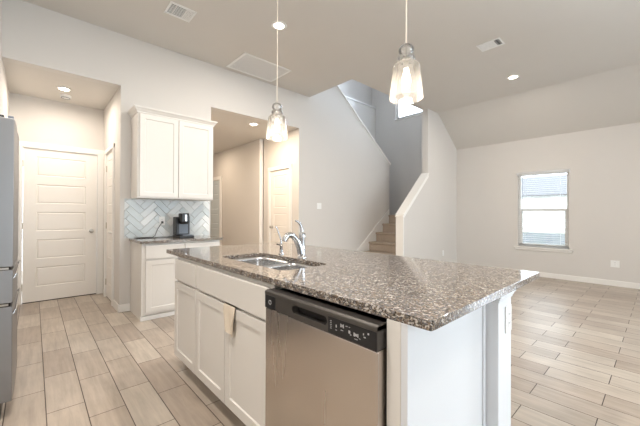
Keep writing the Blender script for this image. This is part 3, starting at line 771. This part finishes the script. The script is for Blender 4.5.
# coffee maker
kx, ky, kz = 1.455, 4.29, .9155
km = thing('coffee_maker', 'black and grey pod coffee maker on the short granite worktop', 'coffee maker', (kx, ky, kz))
build('base', MB().box(kx-.085, kx+.10, ky-.15, ky+.13, kz, kz+.028), BLACKP, km, bevel=.006, seg=3)
build('column', MB().box(kx-.085, kx+.085, ky-.01, ky+.12, kz+.028, kz+.27), BLACKP, km, bevel=.012, seg=3)
build('front_panel', MB().box(kx-.05, kx+.065, ky-.02, ky-.01, kz+.05, kz+.185), GREYP, km, bevel=.003)
hd = build('brew_head', MB().box(kx-.055, kx+.045, ky-.13, ky-.0, kz+.2, kz+.318).box(kx-.045, kx+.035, ky-.115, ky-.02, kz+.178, kz+.2), BLACKP, km, bevel=.014, seg=3)
build('chrome_band', MB().box(kx-.012, kx+.010, ky-.1335, ky-.1302, kz+.215, kz+.30), CHROME, hd)
build('water_tank', MB().box(kx+.052, kx+.098, ky+.0, ky+.12, kz+.03, kz+.285), GREYP, km, bevel=.008, seg=3)
build('drip_tray', MB().box(kx-.045, kx+.075, ky-.15, ky-.03, kz+.0285, kz+.04), GREYP, km, bevel=.003)
outlet('wall_outlet', 'white outlet on the tiled backsplash left of the coffee maker', (1.27, YA-.0125, 1.13), 'Y', -1)
cd_ = thing('power_cord', 'thin black power cord running from the backsplash outlet over the worktop', 'power cord', (1.2, 4.48, kz))
build('plug', MB().box(1.258, 1.282, YA-.045, YA-.0225, 1.10, 1.128), BLACKP, cd_, bevel=.004)
build('cable', MB().tube([(1.268, YA-.05, 1.112), (1.25, YA-.06, 1.10), (1.20, YA-.07, 1.02), (1.17, YA-.075, .94), (1.14, YA-.08, kz+.006), (1.02, YA-.06, kz+.006), (.93, YA-.09, kz+.006), (.95, YA-.14, kz+.006), (1.1, YA-.13, kz+.006), (1.25, YA-.12, kz+.006), (1.362, ky+.10, kz+.008)], .0045, 8), BLACKP, cd_, smooth=True)

# ---------------------------------------------------------------- refrigerator
fr = thing('refrigerator', 'tall stainless steel refrigerator at the left edge with two lower drawers', 'refrigerator', (-.5, 3.02, 0))
fy0, fy1, fx = 2.62, 3.40, -.088
build('body', MB().box(-.93, fx-.11, fy0+.01, fy1-.01, .03, 1.775), mat('fridge_grey_side', srgb(95, 97, 100), .5, .3, bump=.05), fr, bevel=.004)
def fdoor(name, z0_, z1_, y0, y1):
    poly = [(fx-.105, y0), (fx-.105, y1)] + [(fx+.003*math.sin(math.pi*t/10) if 0 < t < 10 else fx-.002, y1-(y1-y0)*t/10) for t in range(11)]
    return build(name, MB().prism(poly, 'Z', z0_, z1_), FSTEEL, fr, bevel=.003)
ym = (fy0+fy1)/2
fdoor('door', .905, 1.79, fy0, ym-.002); fdoor('door', .905, 1.79, ym+.002, fy1)
fdoor('freezer_drawer', .69, .885, fy0, fy1); fdoor('freezer_drawer', .105, .668, fy0, fy1)
build('door_trim', MB().box(fx-.03, fx-.004, fy0, fy1, 1.7905, 1.803), GREYP, fr, bevel=.002)
for yy in (fy0+.03, fy1-.07): build('hinge_cover', MB().box(fx-.22, fx-.045, yy-.02, yy+.04, 1.776, 1.806), BLACKP, fr, bevel=.005)
build('gasket', MB().box(fx-.10, fx-.012, fy0+.006, fy1-.006, .885, .905).box(fx-.10, fx-.012, fy0+.006, fy1-.006, .668, .69), DARKGAP, fr)
for z in (.835, .62): build('drawer_handle', MB().tube([(fx, fy0+.02, z), (fx+.010, fy0+.025, z+.02), (fx+.012, fy0+.06, z+.026), (fx+.012, fy1-.06, z+.026), (fx+.010, fy1-.025, z+.02), (fx, fy1-.02, z)], .005, 10), CHROME, fr, smooth=True)
for z, yy in ((.895, fy0+.01), (.68, fy0+.01)): build('side_hinge', MB().box(fx-.09, fx-.02, yy-.012, yy, z-.006, z+.006), NICKEL, fr, bevel=.001)
build('base_grille', MB().box(-.90, fx-.05, fy0+.02, fy1-.02, .0, .10), BLACKP, fr)

# ---------------------------------------------------------------- pendants
def pendant(x, y, zb, label):
    t = thing('pendant_lamp', label, 'pendant lamp', (x, y, zb), None)
    build('canopy', MB().lathe([(.001, ZC-zb-.025), (.03, ZC-zb-.025), (.055, ZC-zb-.012), (.060, ZC-zb-.0005), (.001, ZC-zb-.0005)], (x, y, zb), 28), NICKEL, t, smooth=True)
    build('cord', MB().tube([(x, y, zb+.285), (x, y, ZC-.02)], .0032, 8), mat('clear_cord', srgb(225, 215, 200), .4) if 'clear_cord' not in bpy.data.materials else bpy.data.materials['clear_cord'], t)
    outer = [(.084, 0), (.081, .035), (.076, .085), (.071, .125), (.068, .142), (.070, .155), (.066, .168), (.054, .179), (.044, .185), (.038, .190), (.043, .198), (.045, .206), (.042, .214), (.030, .220), (.026, .224), (.034, .232), (.039, .245), (.038, .257), (.030, .270), (.016, .279)]
    inner = [(max(.004, r-.003), z) for r, z in outer][::-1]
    sh = build('glass_shade', MB().lathe(outer+inner, (x, y, zb), 40, closed=True), SHADE, t, smooth=True)
    so = build('socket', MB().lathe([(.001, .284), (.007, .282), (.004, .274), (.004, .205), (.013, .200), (.015, .168), (.012, .155), (.001, .155)], (x, y, zb), 20), NICKEL, t, smooth=True)
    build('bulb', MB().lathe([(.001, .155), (.012, .152), (.013, .138), (.020, .112), (.023, .088), (.020, .068), (.012, .056), (.001, .053)], (x, y, zb), 24), BULB, t, smooth=True)
    l = bpy.data.lights.new('pendant_light', 'POINT'); l.energy = 3; l.color = (1, .86, .7); l.shadow_soft_size = .035
    o = bpy.data.objects.new('pendant_light', l); COL.objects.link(o); o.parent = t; o.location = (0, 0, .02)
pendant(1.4, .884, 1.815, 'nearer clear glass pendant lamp hanging over the island front end')
pendant(1.4, 2.036, 1.815, 'farther clear glass pendant lamp hanging over the island sink end')

# ---------------------------------------------------------------- ceiling fittings
def downlight(x, y, z, label, power=22, group=None, r=.075, col=WARM):
    t = thing('recessed_light', label, 'ceiling light', (x, y, z), group)
    build('trim_ring', MB().lathe([(r*.78, -.001), (r*.82, -.008), (r*1.15, -.006), (r*1.22, -.0005), (r*.78, -.0005)], (x, y, z), 36, closed=True), WPLASTIC, t, smooth=True)
    build('diffuser', MB().lathe([(.001, -.004), (r*.78, -.004), (r*.78, -.0005), (.001, -.0005)], (x, y, z), 36), LED, t)
    l = bpy.data.lights.new('downlight', 'AREA'); l.shape = 'DISK'; l.size = r*1.5; l.energy = power; l.color = col
    o = bpy.data.objects.new('downlight', l); COL.objects.link(o); o.parent = t; o.location = (0, 0, -.012)
    return t
downlight(2.134, 3.071, ZC, 'lit recessed ceiling light behind the farther pendant cord', 34)
downlight(5.719, 1.637, ZC, 'lit recessed ceiling light on the right beyond the nearer pendant', 22)
downlight(2.87, 4.90, 2.825, 'lit recessed light in the hall ceiling beside the farther pendant', 30, col=HALLW)
downlight(2.75, 7.3, 2.825, 'added recessed ceiling light hidden deeper in the hall', 14, col=HALLW)  # extra lamp added out of view to brighten the hall walls
for x, y, p in ((2.1, -.6, 34), (5.7, -1.6, 16), (.0, 1.2, 55)): downlight(x, y, ZC, 'added recessed ceiling light out of view around the viewer', p, 'added ceiling lights out of view')  # unseen lamps added as fill for the room and left floor
fl = thing('flush_ceiling_light', 'round lit flush light on the alcove ceiling above the wide door', 'ceiling light', (.274, 5.141, 2.822))
build('base_ring', MB().lathe([(.001, -.0005), (.07, -.0005), (.07, -.012), (.062, -.016), (.001, -.016)], (.274, 5.141, 2.822), 36), WPLASTIC, fl, smooth=True)
build('diffuser', MB().lathe([(.001, -.026), (.03, -.024), (.045, -.020), (.054, -.0162), (.001, -.0165)], (.274, 5.141, 2.822), 36), LED, fl, smooth=True)
l = bpy.data.lights.new('alcove_light', 'AREA'); l.shape = 'DISK'; l.size = .15; l.energy = 13; l.color = (1.0, .88, .76)
o = bpy.data.objects.new('alcove_light', l); COL.objects.link(o); o.parent = fl; o.location = (0, 0, -.05)
sd = thing('smoke_detector', 'small round white detector on the alcove ceiling behind the flush light', 'smoke detector', (.31, 5.46, 2.822))
build('housing', MB().lathe([(.001, -.035), (.04, -.034), (.058, -.025), (.064, -.0005), (.001, -.0005)], (.31, 5.46, 2.822), 32), WPLASTIC, sd, smooth=True)
build('vent_ring', MB().lathe([(.045, -.037), (.052, -.032), (.050, -.030), (.043, -.034)], (.31, 5.46, 2.822), 32, closed=True), GREYP, sd)

def vent(x0, x1, y0, y1, bays, label, axis='X'):
    t = thing('ceiling_vent', label, 'air vent', ((x0+x1)/2, (y0+y1)/2, ZC))
    f = MB(); f.box(x0, x1, y0, y0+.022, ZC-.007, ZC-.0005).box(x0, x1, y1-.022, y1, ZC-.007, ZC-.0005).box(x0, x0+.022, y0, y1, ZC-.007, ZC-.0005).box(x1-.022, x1, y0, y1, ZC-.007, ZC-.0005)
    for a, b, d in bays[1:]:
        if axis == 'X': f.box(a-.006, a, y0, y1, ZC-.007, ZC-.0005)
        else: f.box(x0, x1, a-.006, a, ZC-.007, ZC-.0005)
    build('frame', f, WPLASTIC, t, bevel=.0015)
    for a, b, d in bays:
        lo = MB(); k = 0
        if axis == 'X':
            build('duct_opening', MB().box(a, b, y0+.02, y1-.02, ZC-.002, ZC-.0006), DARKGAP, t)
            if d == 'x':
                n = max(2, int((b-a)/.012))
                for i in range(n): u = a+(i+.5)*(b-a)/n; lo.prism([(u-.006, ZC-.0025), (u-.0045, ZC-.0025), (u+.005, ZC-.0065), (u+.0035, ZC-.0065)], 'Y', y0+.02, y1-.02)
            else:
                n = 9
                for i in range(n): v = y0+.02+(i+.5)*(y1-y0-.04)/n; lo.prism([(v-.003, ZC-.0025), (v-.0015, ZC-.0025), (v+.0035, ZC-.0065), (v+.002, ZC-.0065)], 'X', a, b)
        else:
            build('duct_opening', MB().box(x0+.02, x1-.02, a, b, ZC-.002, ZC-.0006), DARKGAP, t)
            n = max(2, int((b-a)/(.012 if d == 'x' else .02)))
            for i in range(n):
                v = a+(i+.5)*(b-a)/n; wv = .005 if d == 'x' else .0015
                lo.prism([(v-wv, ZC-.0025), (v-wv+.0015, ZC-.0025), (v+wv, ZC-.0065), (v+wv-.0015, ZC-.0065)], 'X', x0+.02, x1-.02)
        build('louvres', lo, WPLASTIC, t)
vent(1.05, 1.325, 3.485, 3.73, [(1.074, 1.118, 'y'), (1.128, 1.222, 'y'), (1.232, 1.302, 'x')], 'small white ceiling register at the upper left with dark openings')
vent(4.31, 4.52, 1.385, 1.665, [(1.409, 1.462, 'y'), (1.472, 1.64, 'x')], 'small white ceiling register right of the nearer pendant', axis='Y')
gr = thing('return_air_grille', 'large white ceiling return grille close to the back wall', 'air vent', (2.54, 4.18, ZC))
gx0, gx1, gy0, gy1 = 2.14, 2.945, 3.895, 4.46
build('frame', MB().box(gx0, gx1, gy0, gy0+.028, ZC-.009, ZC-.0005).box(gx0, gx1, gy1-.028, gy1, ZC-.009, ZC-.0005).box(gx0, gx0+.028, gy0, gy1, ZC-.009, ZC-.0005).box(gx1-.028, gx1, gy0, gy1, ZC-.009, ZC-.0005), WPLASTIC, gr, bevel=.002)
build('filter', MB().box(gx0+.02, gx1-.02, gy0+.02, gy1-.02, ZC-.002, ZC-.0006), mat('air_filter', srgb(175, 176, 178), .9), gr)
lo = MB(); n = 44
for i in range(n): u = gx0+.028+(i+.5)*(gx1-gx0-.056)/n; lo.prism([(u-.004, ZC-.003), (u-.0025, ZC-.003), (u+.0035, ZC-.008), (u+.002, ZC-.008)], 'Y', gy0+.026, gy1-.026)
build('louvres', lo, WPLASTIC, gr)

# ---------------------------------------------------------------- outdoors seen through the blind
struct('ground', MB().box(7.7, 40, -20, 25, -.5, -.3), SCRIM)
nh = thing('neighbour_house', 'pale sided house with grey roof seen through the window blind', 'house', (13, 2.5, -.3))
sd_ = MB()
for i in range(13): sd_.prism([(12.0, -.3+i*.165), (12.5, -.3+i*.165), (12.5, -.3+(i+1)*.165), (12.03, -.3+(i+1)*.165)], 'Y', -6, 12)
build('wall', sd_, SIDING, nh)
build('roof', MB().prism([(11.9, 1.88), (16.5, 2.95), (16.5, 2.90), (11.9, 1.84)], 'Y', -6.5, 12.5), ROOFM, nh)
fe = thing('garden_fence', 'grey timber fence outside below the window blind', 'fence', (10, 2.5, -.3))
for i in range(60): 
    y = -4+i*.2
build('boards', MB().box(10, 10.03, -5, 11, -.3, .75), FENCEM, fe)
build('rail', MB().box(9.96, 10, -5, 11, .45, .53), FENCEM, fe)
